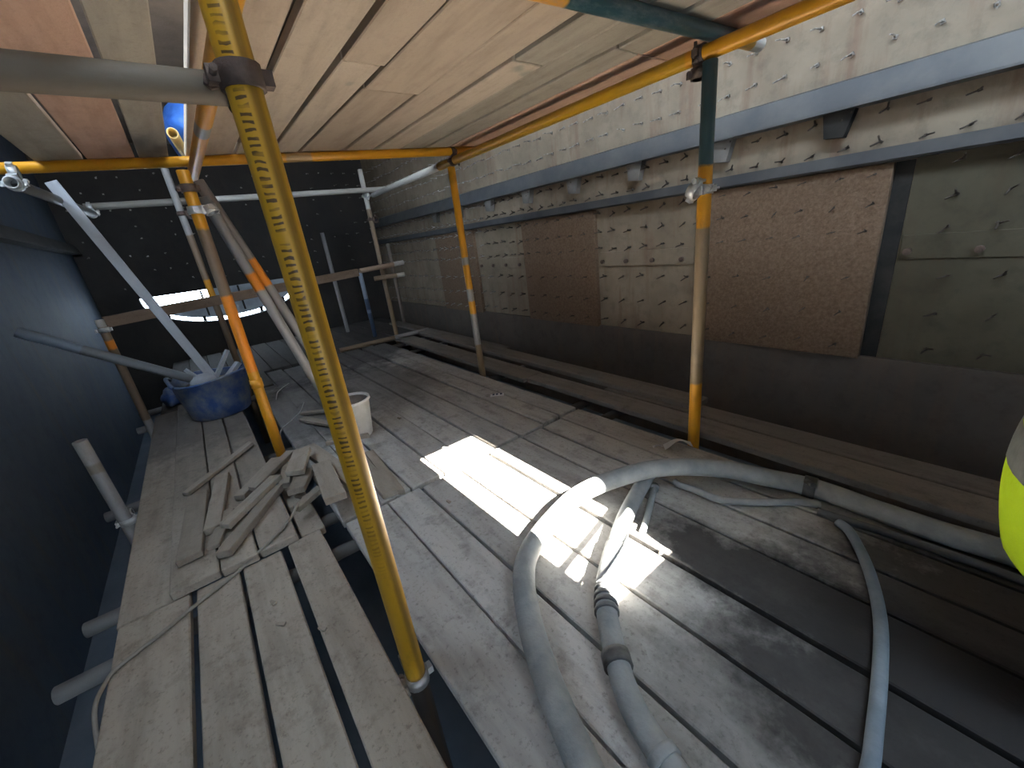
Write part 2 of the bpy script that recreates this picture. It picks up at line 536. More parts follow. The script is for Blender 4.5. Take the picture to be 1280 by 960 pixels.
# left wall with a high unseen opening added for sky light
bm = bmesh.new()
X0, X1, Z0, Z1 = 1.6, 3.3, 2.3, 3.4
for lo, hi in (((XB, YL, ZF), (X0, YL + 0.15, 3.6)), ((X1, YL, ZF), (XE + 0.2, YL + 0.15, 3.6)), ((X0, YL, ZF), (X1, YL + 0.15, Z0)), ((X0, YL, Z1), (X1, YL + 0.15, 3.6))):
    add_box(bm, lo, hi)
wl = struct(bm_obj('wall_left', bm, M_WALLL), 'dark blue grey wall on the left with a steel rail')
# rear wall behind the viewer, its openings added to let in fill light and sun
bm = bmesh.new()
RY0, RY1, RZ0, RZ1 = 0.2, 0.8, 0.3, 1.2
for lo, hi in (((XB - 0.15, YR, ZF), (XB, RY0, 1.85)), ((XB - 0.15, YR, 1.85), (XB, -1.4, 3.6)), ((XB - 0.15, RY1, ZF), (XB, YL, 3.6)), ((XB - 0.15, RY0, RZ1), (XB, RY1, 1.85)), ((XB - 0.15, -0.4, 1.85), (XB, RY1, 3.6)), ((XB - 0.15, RY0, ZF), (XB, RY1, RZ0))):
    add_box(bm, lo, hi)
struct(bm_obj('wall_back', bm, M_WALLL), 'dark wall behind the camera with openings added for fill light and sun')
# far end wall with the round-bottomed opening
def end_wall():
    bm = bmesh.new()
    cy, zt, hw, dep = -0.45, 0.83, 1.02, 0.43
    n = 28
    arc = []
    for i in range(n + 1):
        a = math.pi * i / n
        arc.append((cy + hw * math.cos(a), zt - dep * math.sin(a)))     # from left (+y) round the bottom to right
    x0, x1 = XE, XE + 0.15
    def quad(p):
        f = [bm.verts.new((x0, y, z)) for y, z in p]
        b = [bm.verts.new((x1, y, z)) for y, z in p]
        bm.faces.new(f); bm.faces.new(list(reversed(b)))
        k = len(p)
        for i in range(k):
            bm.faces.new((f[i], b[i], b[(i + 1) % k], f[(i + 1) % k]))
    quad([(YL, zt + 0.05), (YR, zt + 0.05), (YR, 3.6), (YL, 3.6)])
    quad([(YL, ZF), (cy + hw, ZF), (cy + hw, zt + 0.05), (YL, zt + 0.05)])
    quad([(cy - hw, ZF), (YR, ZF), (YR, zt + 0.05), (cy - hw, zt + 0.05)])
    for (ya, za), (yb, zb) in zip(arc, arc[1:]):
        quad([(ya, ZF), (yb, ZF), (yb, zb), (ya, za)])
    bmesh.ops.recalc_face_normals(bm, faces=bm.faces[:])
    o = struct(bm_obj('wall_far', bm, M_END), 'end wall coloured black for its shade, with a round bottomed daylight slot')
    # sheet that closes most of the opening, leaving a bright crescent of slots round its edge
    bm = bmesh.new()
    top = []
    k = 24
    pts = [(cy + 0.62, zt - 0.16)]
    for i in range(3, k + 1):
        a = math.pi * i / k
        pts.append((cy + (hw - 0.05) * math.cos(a), zt - (dep - 0.045) * math.sin(a)))
    pts += [(cy - hw + 0.05, zt + 0.05), (cy + 0.22, zt + 0.05), (cy + 0.22, zt - 0.07)]
    f = [bm.verts.new((XE + 0.22, y, z)) for y, z in pts]
    b = [bm.verts.new((XE + 0.25, y, z)) for y, z in pts]
    bm.faces.new(f); bm.faces.new(list(reversed(b)))
    for i in range(len(pts)):
        j = (i + 1) % len(pts)
        bm.faces.new((f[i], f[j], b[j], b[i]))
    bmesh.ops.recalc_face_normals(bm, faces=bm.faces[:])
    bm_obj('closing_sheet', bm, M_BAFFLE, o)
    for i in (5, 9, 12, 15, 18, 22):
        a = math.pi * (i + random.uniform(-0.2, 0.2)) / k
        y, z = cy + (hw - 0.02) * math.cos(a), zt - (dep - 0.02) * math.sin(a)
        box_obj('tab', (XE + 0.16, y - 0.022, z - 0.05), (XE + 0.2, y + 0.022, z + 0.05), M_END, o)
    for y in (-0.12, -0.6, -0.95):
        box_obj('sheet_stiffener', (XE + 0.18, y - 0.012, zt - 0.33), (XE + 0.215, y + 0.012, zt + 0.04), M_BLACK, o)
    return o
we = end_wall()
# unseen roof added to block sun; open strip above the scaffold, lower far soffit
bm = bmesh.new()
for lo, hi in (((XB, YR, 3.6), (XE, -1.2, 3.68)), ((XB, -0.35, 3.6), (XE, YL, 3.68)), ((0.9, -1.2, 3.6), (XE, -0.35, 3.68)), ((3.5, YR, 2.75), (XE, YL, 2.83))):
    add_box(bm, lo, hi)
struct(bm_obj('sun_block_roof', bm, M_ROOF), 'unseen roof added above the scaffold to block sun, with an open daylight strip')

# rails along the side walls (trim)
def rail(name, prof, x0, x1, mt):
    bm = bmesh.new()
    A = [bm.verts.new((x0, y, z)) for y, z in prof]
    B = [bm.verts.new((x1, y, z)) for y, z in prof]
    k = len(prof)
    for i in range(k):
        bm.faces.new((A[i], A[(i + 1) % k], B[(i + 1) % k], B[i]))
    bm.faces.new(A); bm.faces.new(list(reversed(B)))
    bmesh.ops.recalc_face_normals(bm, faces=bm.faces[:])
    return struct(bm_obj(name, bm, mt))
y = YR
rail('trim_1', [(y, 1.63), (y + 0.05, 1.615), (y + 0.075, 1.50), (y + 0.10, 1.497), (y + 0.10, 1.487), (y, 1.487)], XB, XE, M_BEAM)['label'] = 'upper blue grey steel rail along the right wall'
rail('trim_2', [(y, 1.285), (y + 0.075, 1.28), (y + 0.08, 1.225), (y + 0.07, 1.215), (y, 1.215)], XB, XE, M_BEAM2)['label'] = 'lower dark grey steel rail along the right wall'
y = YL
rail('trim_3', [(y, 1.63), (y - 0.05, 1.62), (y - 0.09, 1.52), (y - 0.09, 1.50), (y, 1.50)], XB, XE, M_BEAM)['label'] = 'steel rail along the dark left wall'
struct(box_obj('baseboard_right', (XB, YR, ZF), (XE, YR + 0.03, 0.215), M_SKIRT), 'black brown plate along the foot of the right wall')

# lining panels, flange strips, brackets on the right wall (children of the wall, wall-local offsets)
wc = Vector(wr.location)
def wbox(name, lo, hi, mt, bevel=0.0, wall=wr):
    o = box_obj(name, lo, hi, mt, None, bevel)
    o.parent = wall
    o.location = Vector(o.location) - Vector(wall.location)
    return o
PANELS = ((0.55, 1.53), (2.45, 3.42), (4.35, 5.3))
for x0, x1 in PANELS:
    wbox('lining_panel', (x0, YR, 0.205), (x1, YR + 0.045, 1.21), M_PANEL, 0.004)['label'] = 'rough brown lining panel'
for x0, x1 in ((-1.6, 0.47), (1.56, 2.42), (3.46, 4.3)):
    wbox('flange_strip', (x0, YR, 0.745), (x1, YR + 0.012, 0.865), M_OLIVE if x0 < 0 else M_WALL, 0.003)
    x = x1 - 0.03
    while x > max(x0, -0.3):
        bm = bmesh.new()
        rod(bm, (0, -0.002, 0), (0, 0.022, 0), 0.017, 8)
        b = bm_obj('bolt', bm, M_COUP, wr)
        b.location = Vector((x, YR + 0.012, 0.785)) - wc
        x -= 0.245
wbox('recess_shadow', (0.478, YR, 0.205), (0.549, YR + 0.006, 1.21), M_BLACK)  # black strip drawn in place of the recess shadow beside the panel
wbox('shade_plate', (-2.2, YR, 0.217), (0.476, YR + 0.005, 1.213), M_OLIVE)['label'] = 'olive grey sheet added to darken the near bay of the wall'  # thin added sheet, its dark colour stands for the weaker light here
for i, x in enumerate((0.82, 1.41, 2.05, 2.68, 3.3, 3.95, 4.6, 5.2)):
    bm = bmesh.new()
    pr = [(-0.085, 1.49), (0.05, 1.49), (0.035, 1.375), (-0.05, 1.365)]
    F = [bm.verts.new((px, YR + 0.055, pz)) for px, pz in pr]
    B = [bm.verts.new((px, YR, pz)) for px, pz in pr]
    bm.faces.new(F); bm.faces.new(list(reversed(B)))
    for k in range(4):
        bm.faces.new((F[k], F[(k + 1) % 4], B[(k + 1) % 4], B[k]))
    bmesh.ops.recalc_face_normals(bm, faces=bm.faces[:])
    o = bm_obj('bracket', bm, M_BLACK if i == 0 else M_GUSSET, wr)
    o.location = Vector((x, 0, 0)) - wc

# refractory anchors: Y-shaped steel studs in rows
def anchor_bm(bm, M, kind):
    def P(a, b, r):
        rod(bm, M @ Vector(a), M @ Vector(b), r, 4)
    if kind == 0:      # upper rows: one pin with a base nut and a hooked tip
        P((0, 0, 0), (0, 0.012, 0), 0.012)
        P((0, 0.01, 0), (0.004, 0.062, -0.004), 0.0045)
        P((0.004, 0.06, -0.004), (0.016, 0.085, -0.008), 0.004)
    else:              # V anchors
        P((0, 0, 0), (0, 0.02, 0), 0.008)
        P((0, 0.015, 0), (0.024, 0.062, 0), 0.0042)
        P((0, 0.015, 0), (-0.024, 0.062, 0), 0.0042)
proto = []
for k, mt in ((0, M_PIN), (1, M_PIND)):
    bm = bmesh.new(); anchor_bm(bm, Matrix.Identity(4), k)
    bmesh.ops.recalc_face_normals(bm, faces=bm.faces[:])
    me = bpy.data.meshes.new('anchor'); bm.to_mesh(me); bm.free(); me.materials.append(mt)
    proto.append(me)
spots = []
def on_panel(x):
    return any(a - 0.03 < x < b + 0.03 for a, b in PANELS)
for z in (1.735, 1.89, 2.045, 2.2, 2.35):
    x = 0.335 - 3 * 0.152
    while x < XE - 0.1:
        if z < 1.95 or x > 1.9:
            spots.append((x, YR, z, 0))
        x += 0.152
for z in (1.45, 1.315):
    x = 0.32 - 3 * 0.147
    while x < XE - 0.1:
        spots.append((x, YR, z, 1)); x += 0.147
for z in (1.175, 1.03, 0.895):
    x = 0.31 - 3 * 0.15
    while x < XE - 0.1:
        p = on_panel(x)
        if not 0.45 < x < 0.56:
            spots.append((x, YR + (0.045 if p else 0), z, 1))
        x += 0.15
for z in (0.665, 0.47, 0.288):
    x = 0.283 - 2 * 0.19
    while x < XE - 0.1:
        p = on_panel(x)
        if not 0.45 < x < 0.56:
            spots.append((x, YR + (0.045 if p else 0), z, 1))
        x += 0.19
spots.sort(key=lambda s: s[0] ** 2 + s[1] ** 2 + (s[2] - 1.1) ** 2)
rest = bmesh.new()
for i, (x, yy, z, k) in enumerate(spots):
    rx = random.uniform(-0.2, 0.2) - (0.12 if k == 0 else 0)
    ry = random.uniform(0.2, 1.0) if k else random.uniform(-0.5, 0.5)
    jx, jz = random.uniform(-0.008, 0.008), random.uniform(-0.008, 0.008)
    if i < 300:
        o = bpy.data.objects.new('anchor', proto[k]); C.objects.link(o); o.parent = wr
        o.location = Vector((x + jx, yy, z + jz)) - wc
        o.rotation_euler = (rx, ry, random.uniform(-0.25, 0.25))
        s = 0.75 if yy > YR + 0.01 else 1.0
        o.scale = (s, s, s)
    else:
        anchor_bm(rest, Matrix.Translation((x + jx, yy, z + jz)) @ Matrix.Rotation(ry, 4, 'Y') @ Matrix.Rotation(rx, 4, 'X'), k)
bmesh.ops.recalc_face_normals(rest, faces=rest.faces[:])
o = bm_obj('anchor_field', rest, M_PIN, wr)
o.location = -wc
o['kind'] = 'stuff'
# the end wall carries the same studs
bm = bmesh.new()
for j in range(9):
    for i in range(20):
        yy = -2.75 + i * 0.19 + random.uniform(-0.01, 0.01)
        z = 1.05 + j * 0.19 + random.uniform(-0.03, 0.03)
        T = Matrix.Translation((XE, yy, z)) @ Matrix.Rotation(math.pi / 2, 4, 'Z') @ Matrix.Rotation(random.uniform(0, 3), 4, 'Y')
        if random.random() < 0.5:
            anchor_bm(bm, T, 0)
bmesh.ops.recalc_face_normals(bm, faces=bm.faces[:])
o = bm_obj('anchor_field', bm, M_PIN, we)
o['kind'] = 'stuff'

# ------------------------------------------------------------------ the scaffold deck (floor)
fl = struct(empty('floor'), 'scaffold deck of dusty grey boards with open gaps')
def J(a=0.004):
    return random.uniform(-a, a)
# near left boards, running to the viewer
board(fl, -0.7, 1.715, 0.343, 0.545, -0.002, M_DECKL)
for y0, y1 in ((0.186, 0.324), (0.030, 0.168), (-0.122, 0.010)):
    board(fl, -0.7, 1.72 + J(0.012), y0, y1, J(0.003), M_DECKL, dy=J(0.004))
# far left boards: the edge board, then a lapped layer on top
board(fl, 1.722, 4.5, 0.345, 0.552, -0.004, M_DECKL, dy=0.012)
for y0, y1, xe in ((0.238, 0.392, 1.712), (0.108, 0.232, 1.705), (-0.04, 0.10, 1.712)):
    board(fl, xe, 4.45 + J(0.05), y0, y1, 0.036 + J(0.002), M_DECKL, dy=J(0.004))
board(fl, 2.3, 4.4, 0.0, 0.33, -0.004, M_DECKL)
# near right boards
RB = ((-0.218, -0.412), (-0.424, -0.583), (-0.596, -0.803), (-0.816, -0.993), (-1.006, -1.222), (-1.240, -1.388), (-1.398, -1.550), (-1.562, -1.725))
for i, (a, b) in enumerate(RB):
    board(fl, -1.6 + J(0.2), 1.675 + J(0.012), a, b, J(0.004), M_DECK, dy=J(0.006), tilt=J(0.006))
board(fl, 1.735, 2.62, -0.148, -0.052, -0.006, M_DECKL)
board(fl, 1.70, 4.45, -0.388, -0.215, -0.004, M_DECK)
# far right boards
for i, (a, b) in enumerate(((-0.395, -0.545), (-0.555, -0.728), (-0.740, -0.888), (-0.896, -1.058), (-1.070, -1.236), (-1.250, -1.425), (-1.435, -1.572), (-1.584, -1.725))):
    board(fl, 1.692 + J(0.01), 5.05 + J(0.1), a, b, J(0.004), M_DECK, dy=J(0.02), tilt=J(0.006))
# boards outside the posts on the right
board(fl, -1.6, 2.4, -1.842, -2.005, 0.006, M_EDGE, dy=-0.06)
board(fl, -1.6, 1.75, -2.022, -2.16, 0.004, M_EDGE, dy=-0.05)
board(fl, 1.1, 5.1, -2.10, -2.26, 0.036, M_EDGE, dy=-0.10)
board(fl, 2.42, 5.2, -1.88, -2.085, 0.0, M_EDGE, dy=-0.05)
board(fl, 3.3, 6.4, -2.30, -2.46, 0.0, M_EDGE, dy=-0.06)
# dark boards at the far end
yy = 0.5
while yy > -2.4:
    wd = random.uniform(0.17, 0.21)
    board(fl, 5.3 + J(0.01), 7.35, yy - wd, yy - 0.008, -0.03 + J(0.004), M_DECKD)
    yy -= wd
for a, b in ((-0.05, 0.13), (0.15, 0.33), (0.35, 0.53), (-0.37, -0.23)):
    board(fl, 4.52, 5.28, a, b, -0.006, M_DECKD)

# ------------------------------------------------------------------ the boarded lift above (ceiling)
ce = struct(empty('ceiling', (0, 0, 1.75)), 'underside of the boarded scaffold lift overhead')
def cboard(x0, x1, a, b, mt, dy=0.0):
    o = board(ce, x0, x1, a, b, 0.036 + J(0.002), mt, dy=dy)
    return o
cboard(-2.58, 3.36, 0.232, 0.425, M_CEILG)
cboard(-2.58, 3.34, 0.012, 0.217, M_CEILP)
cboard(-2.58, 3.32, -0.140, -0.006, M_CEILG)
cboard(1.05, 3.3, -0.222, -0.452, M_CEIL, -0.0)
cboard(1.0, 3.3, -0.480, -0.652, M_CEIL, 0.015)
cboard(1.02, 1.70, -0.675, -0.833, M_CEIL); cboard(1.706, 3.26, -0.675, -0.822, M_CEIL, 0.02)
cboard(1.02, 1.945, -0.842, -1.092, M_CEIL); cboard(1.951, 3.24, -0.835, -1.078, M_CEIL, 0.015)
cboard(-2.58, 3.2, -1.108, -1.275, M_CEIL, 0.02)
cboard(-2.58, 1.487, -1.30, -1.455, M_CEILG); cboard(1.493, 3.16, -1.292, -1.45, M_CEIL, 0.01)
cboard(-2.58, 3.14, -1.472, -1.625, M_CEILG, 0.02)
cboard(-2.58, 1.243, -1.645, -1.80, M_CEILG); cboard(1.249, 3.1, -1.64, -1.79, M_CEILG, 0.01)
cboard(-2.58, 1.246, -1.81, -2.03, M_CEILP); cboard(1.252, 3.1, -1.805, -2.03, M_CEILP)
# near part behind the viewer, round the open hatch
HX0, HX1, HY0, HY1 = -1.45, -0.11, -0.68, -1.03
cboard(-2.58, 1.04, -0.222, -0.452, M_CEIL)
cboard(-2.58, 0.99, -0.480, -0.665, M_CEIL)
cboard(-2.58, HX0, -0.675, -0.833, M_CEIL); cboard(-2.58, HX0, -0.842, -1.03, M_CEIL)
cboard(HX1 + 0.02, 1.01, -0.675, -0.833, M_CEIL); cboard(HX1 + 0.02, 1.01, -0.842, -1.03, M_CEIL)
cboard(-2.58, 1.01, -1.034, -1.104, M_CEIL)

# unseen sheets added to stop light through the board cracks, hatch left open
for lo, hi in (((-2.58, -2.03, 0.040), (HX0, -0.235, 0.052)), ((HX0, -2.03, 0.040), (HX1, HY1, 0.052)), ((HX0, HY0, 0.040), (HX1, -0.235, 0.052)), ((HX1, -2.03, 0.040), (2.98, -0.235, 0.052))):
    box_obj('light_block_sheet', lo, hi, M_ROOF, ce)

# ------------------------------------------------------------------ scaffold tubes
def T(name, p0, p1, mt, label, cat='scaffold tube', r=0.028, group=None):
    o = tube(name, p0, p1, mt, r)
    group = group or {'scaffold_post': 'upright scaffold tubes', 'ledger_tube': 'lengthwise scaffold tubes', 'transom_tube': 'crosswise scaffold tubes', 'raker_tube': 'pair of leaning tubes', 'bearer_tube': 'bearer tubes under the deck'}.get(name, 'loose scaffold tubes')
    tag(o, label, cat, group)
    return o
Zv = (0, 0, 1)
# uprights
near = T('scaffold_post', (0.888, -0.173, ZF), (0.888, -0.173, 2.45), paint('yellow_printed_tube', [(0, (0.05, 0.042, 0.035)), (0.66, YEL2)], 0.45, (0.16, 0.085, 0.02), 0.45, marks=-0.5), 'yellow upright tube with dark printed marks nearest the camera', 'scaffold post')
coupler(near, (0.888, -0.173, 1.395), Zv, (0.945, -0.173, 1.395), (0, 1, 0))
coupler(near, (0.888, -0.173, -0.07), Zv, (0.945, -0.173, -0.07), (0, 1, 0), M_COUPG)
PR = (0.943, -1.805)
rp = T('scaffold_post', (*PR, ZF), (*PR, 1.628), paint('teal_yellow_rust_tube', [(0, RUST), (0.62, YEL), (1.02, RUST), (1.13, (0.28, 0.2, 0.12)), (1.74, YEL), (1.98, TEAL)], 0.5), 'upright tube teal above and yellow below with a silver coupler', 'scaffold post')
coupler(rp, (*PR, 1.18), Zv, (PR[0] + 0.01, PR[1] + 0.062, 1.18), (1, 0, 0.6), M_COUPG)
PM = (2.913, -1.812)
mp_ = T('scaffold_post', (*PM, ZF), (*PM, 1.628), paint('yellow_grey_tube', [(0, RUST), (0.95, GREY), (1.22, YEL), (1.33, GREY), (1.43, YEL), (1.62, GREY), (1.68, YEL)], 0.5), 'slim yellow and grey upright tube under the far corner of the lift', 'scaffold post')
PC = (2.691, -0.126)
fc = T('scaffold_post', (*PC, ZF), (2.691, -0.15, 1.58), paint('orange_brown_tube', [(0, YEL), (1.25, ORG), (1.68, BRN), (2.02, YEL)], 0.45), 'orange and brown upright tube standing behind the heap of offcuts', 'scaffold post')
coupler(fc, (2.691, -0.148, 1.50), Zv, (2.75, -0.148, 1.50), (0, 1, 0), M_COUP)
coupler(fc, (2.691, -0.146, 1.40), Zv, (2.691, -0.21, 1.40), (0.2, 0.3, 1), M_COUPG)
bm = bmesh.new()
collar(bm, Vector((0, 0, 1.17)), (0, 0, 1), 0.028, 0.05, 0.004)
bm_obj('joint_sleeve', bm, MATS['orange_brown_tube'], fc)
p9 = T('scaffold_post', (4.854, -0.16, ZF), (4.854, -0.15, 1.98), paint('brown_post_tube', [(0, BRN), (1.55, YEL), (1.75, BRN), (2.15, GREY)], 0.6), 'thin brown and grey upright tube just behind the orange one', 'scaffold post')
coupler(p9, (4.854, -0.152, 1.62), Zv, (4.854, -0.215, 1.62), (1, 0, 0))
pf = T('scaffold_post', (5.246, -2.0, ZF), (5.246, -2.0, 2.03), paint('pale_brown_post_tube', [(0, RUST), (1.2, BRN), (2.3, PALE)], 0.6, wear=0.2), 'pale brown upright tube at the far right crossing two rails', 'scaffold post')
coupler(pf, (5.246, -2.0, 1.74), Zv, (5.19, -2.0, 1.74), (0, 1, 0), M_COUPG)
coupler(pf, (5.246, -2.0, 1.48), Zv, (5.246, -2.06, 1.48), (1, 0, 0))
pl = T('scaffold_post', (4.3, 0.595, ZF), (4.3, 0.595, 0.87), paint('short_brown_post_tube', [(0, GREY), (0.75, BRN), (1.35, ORG), (1.42, BRN), (1.52, PALE)], 0.6), 'short brown upright tube by the dark left wall carrying a rail', 'scaffold post')
coupler(pl, (4.3, 0.595, 0.79), Zv, (4.36, 0.595, 0.79), (0, 1, 0), M_COUPG)
ps = T('scaffold_post', (2.7, 0.617, ZF), (2.7, 0.632, 0.42), paint('grey_stub_tube', [(0, GREY), (0.95, (0.23, 0.2, 0.16)), (1.0, GREY)], 0.6), 'short grey stub tube standing off the left deck edge', 'scaffold post')
coupler(ps, (2.7, 0.618, -0.06), Zv, (2.76, 0.618, -0.06), (0, 1, 0), M_COUPG)
T('scaffold_post', (6.6, -1.75, -0.03), (6.6, -1.75, 1.45), paint('far_grey_tube', [(0, GREY)], 0.7), 'thin grey upright tube in the dark near the end wall', 'scaffold post')
T('scaffold_post', (6.4, -2.62, ZF), (6.4, -2.62, 1.2), paint('far_brown_tube', [(0, (0.2, 0.16, 0.13))], 0.7), 'faint brown upright tube close to the far right wall', 'scaffold post')
bl = T('scaffold_post', (5.7, -1.86, -0.03), (5.7, -1.86, 0.86), paint('blue_prop_tube', [(0, (0.05, 0.08, 0.14)), (0.35, (0.16, 0.2, 0.28)), (0.4, (0.04, 0.07, 0.13)), (0.55, (0.2, 0.24, 0.3))], 0.5), 'dark blue tube hanging below the far guard rail', 'scaffold tube')

# horizontals
lg = T('ledger_tube', (-1.5, -1.81, 1.66), (3.08, -1.81, 1.66), paint('yellow_ledger_tube', [(0, YEL), (2.55, YEL2)], 0.4, wear=0.3), 'long yellow tube under the right edge of the boarded lift', 'scaffold tube')
coupler(lg, (0.985, -1.81, 1.662), (1, 0, 0), (0.985, -1.81, 1.60), Zv)
coupler(lg, (2.86, -1.81, 1.662), (1, 0, 0), (2.86, -1.81, 1.715), (0, 1, 0))
T('ledger_tube', (3.09, -1.81, 1.662), (5.14, -2.05, 1.735), paint('pale_far_ledger', [(0, PALE)], 0.6, wear=0.15), 'pale tube running on from the yellow one to the far right post', 'scaffold tube')
T('ledger_tube', (-1.2, -0.30, 1.65), (3.3, -0.222, 1.65), paint('yellow_inner_ledger', [(0, YEL), (3.35, GREY), (3.5, YEL)], 0.4, wear=0.15), 'yellow tube behind the near post running back to the far one', 'scaffold tube')
tc = T('transom_tube', (3.40, 0.58, 1.7205), (2.81, -2.03, 1.7205), paint('yellow_cross_tube', [(0, YEL), (1.35, (0.4, 0.24, 0.1)), (1.5, YEL)], 0.4, wear=0.2), 'yellow cross tube carrying the far ends of the ceiling boards', 'scaffold tube')
T('transom_tube', (1.06, -0.35, 1.7205), (0.925, -2.17, 1.7205), paint('teal_cross_tube', [(0, YEL), (0.75, TEAL), (1.52, (0.02, 0.05, 0.06)), (1.62, YEL2), (1.76, (0.7, 0.68, 0.62))], 0.35, (0.25, 0.27, 0.27), 0.5), 'dark teal cross tube under the boards at the top edge', 'scaffold tube')
T('transom_tube', (0.948, -0.195, 1.395), (0.965, 0.99, 1.40), paint('brown_grey_cross_tube', [(0, (0.13, 0.10, 0.07)), (0.35, (0.095, 0.08, 0.06))], 0.7, (0.15, 0.135, 0.11), 0.4), 'thick brown grey tube clamped to the near yellow post', 'scaffold tube', r=0.025)
ll = T('ledger_tube', (3.12, 0.505, 1.612), (4.95, 0.425, 1.665), paint('galvanised_side_tube', [(0, (0.55, 0.56, 0.55)), (0.1, (0.22, 0.22, 0.21))], 0.4, wear=0.3, metal=0.4), 'galvanised tube by the left wall showing its open end', 'scaffold tube')
coupler(ll, (3.17, 0.503, 1.613), (1, 0, 0), (3.28, 0.503, 1.68), (0, 1, 0), M_COUPG)
coupler(ll, (4.9, 0.43, 1.664), (1, 0, 0), (4.96, 0.43, 1.71), (0, 1, 0), M_COUPG)
T('transom_tube', (5.0, 0.47, 1.725), (5.16, -2.25, 1.80), paint('pale_far_cross_tube', [(0, (0.24, 0.22, 0.19)), (0.9, PALE)], 0.6, wear=0.15), 'pale far tube crossing the dark end at head height', 'scaffold tube')
T('scaffold_tube', (5.18, -1.85, 0.785), (5.13, -2.24, 0.785), paint('rusty_stub', [(0, BRN), (0.3, PALE)], 0.6), 'short stub tube just below the far guard rail end', 'scaffold tube')
T('scaffold_tube', (5.1, -1.2, 0.03), (5.0, -2.36, 0.03), paint('brown_foot_tube', [(0, BRN), (0.7, GREY)], 0.6), 'brown tube lying across the deck at the far right post', 'scaffold tube')
# rail boards at the far end
def beam_between(name, p0, p1, w, h, mt):
    p0, p1 = Vector(p0), Vector(p1)
    L = (p1 - p0).length
    bm = bmesh.new()
    add_box(bm, (0, -w / 2, -h / 2), (L, w / 2, h / 2))
    bmesh.ops.bevel(bm, geom=bm.edges[:], offset=min(w, h) * 0.08, segments=1, affect='EDGES')
    o = bm_obj(name, bm, mt)
    o.location = p0
    d = (p1 - p0).normalized()
    s = Vector((0, 0, 1)).cross(d)
    s = s.normalized() if s.length > 1e-4 else Vector((0, 1, 0))
    u = d.cross(s)
    R = Matrix((d, s, u)).transposed()
    o.rotation_euler = R.to_euler()
    return o
tag(beam_between('guard_rail', (4.36, 0.58, 0.84), (5.03, -1.62, 0.897), 0.04, 0.085, M_RAIL), 'long brown timber guard rail crossing in front of the daylight slot', 'guard rail')
T('scaffold_tube', (5.13, -1.68, 0.905), (5.14, -2.26, 0.93), paint('rusty_rail_end', [(0, (0.28, 0.19, 0.13)), (0.45, PALE)], 0.6), 'rusty rail tube with a pale end beside the far right post', 'scaffold tube')
# rakers
T('raker_tube', (2.78, -0.205, 1.47), (2.74, -0.52, 0.06), paint('grey_orange_raker', [(0, GREY), (0.42, ORG), (0.52, GREY)], 0.5), 'grey leaning tube with an orange band, left of the leaning pair', 'scaffold tube')
T('raker_tube', (2.86, -0.21, 1.56), (2.82, -0.63, 0.07), paint('brown_orange_raker', [(0, (0.25, 0.22, 0.2)), (0.44, ORG), (0.6, (0.28, 0.26, 0.25))], 0.5), 'grey leaning tube with an orange band, right of the leaning pair', 'scaffold tube')
# tubes under the deck whose ends stick out past its edges
UT = paint('deck_bearer_tube', [(0, (0.2, 0.2, 0.2)), (0.2, (0.07, 0.065, 0.06)), (2.7, GREY)], 0.6)  # dark middle length paints in the shadow under the deck gap
for p0, p1, lab in (((1.625, 0.705, -0.068), (1.52, -2.29, -0.068), 'bearer tube under the deck, end sticking out where the cable hangs over'),
                    ((1.9, 0.675, -0.068), (1.79, -2.24, -0.068), 'bearer tube under the deck, second end out past the left edge'),
                    ((2.86, 0.725, -0.068), (2.80, -2.2, -0.068), 'bearer tube under the deck, end beside the grey stub tube'),
                    ((4.42, 0.70, -0.068), (4.42, -2.3, -0.068), 'bearer tube under the deck by the short brown upright'),
                    ((4.95, 0.72, -0.068), (4.95, -2.4, -0.068), 'far bearer tube sticking out beyond the short brown upright'),
):
    T('bearer_tube', p0, p1, UT, lab, 'scaffold tube')

# ------------------------------------------------------------------ blue tub with rubble
def lathe(bm, prof, n=28):
    rs = [ring(bm, Vector((0, 0, z)), Vector((1, 0, 0)), Vector((0, 1, 0)), r, n) for r, z in prof]
    for a, b in zip(rs, rs[1:]):
        bridge(bm, a, b)
    return rs
TX, TY = 3.88, 0.085
tub = tag(empty('builders_tub', (TX, TY, 0.038)), 'dusty blue flexible tub full of scrap on the left boards', 'tub')
bm = bmesh.new()
rs = lathe(bm, [(0.185, 0.0), (0.20, 0.01), (0.225, 0.15), (0.248, 0.30), (0.258, 0.305), (0.258, 0.318), (0.24, 0.318), (0.215, 0.15), (0.185, 0.02)])
bm.faces.new(list(reversed(rs[0]))); bm.faces.new(rs[-1])
for v in bm.verts:
    v.co.x *= 0.96; v.co.y *= 1.02
    v.co.z += 0.012 * math.sin(2 * math.atan2(v.co.y, v.co.x)) * v.co.z / 0.3
bmesh.ops.recalc_face_normals(bm, faces=bm.faces[:])
bm_obj('body', bm, M_TUB, tub)
for s in (-1, 1):
    bm = bmesh.new()
    pts = [Vector((0.255 * math.cos(a) * 1.0, 0.255 * math.sin(a), 0.30 + 0.06 * math.sin((a - b0) / 0.9 * math.pi))) for b0 in ((math.pi / 2 if s > 0 else -math.pi / 2) - 0.45,) for a in [b0 + 0.9 * k / 10 for k in range(11)]]
    sweep(bm, pts, 0.014, 8)
    bm_obj('handle', bm, M_TUB, tub)
bm = bmesh.new()
rs = lathe(bm, [(0.228, 0.235), (0.15, 0.26), (0.06, 0.275)], 20)
bm.faces.new(rs[-1])
for v in bm.verts:
    v.co.z += random.uniform(-0.02, 0.02)
bmesh.ops.recalc_face_normals(bm, faces=bm.faces[:])
bm_obj('rubble_fill', bm, M_PAILIN, tub)
b = beam_between('timber_batten', (3.90, 0.462, 1.74), (3.90, 0.06, 0.30), 0.022, 0.062, M_BATTEN)
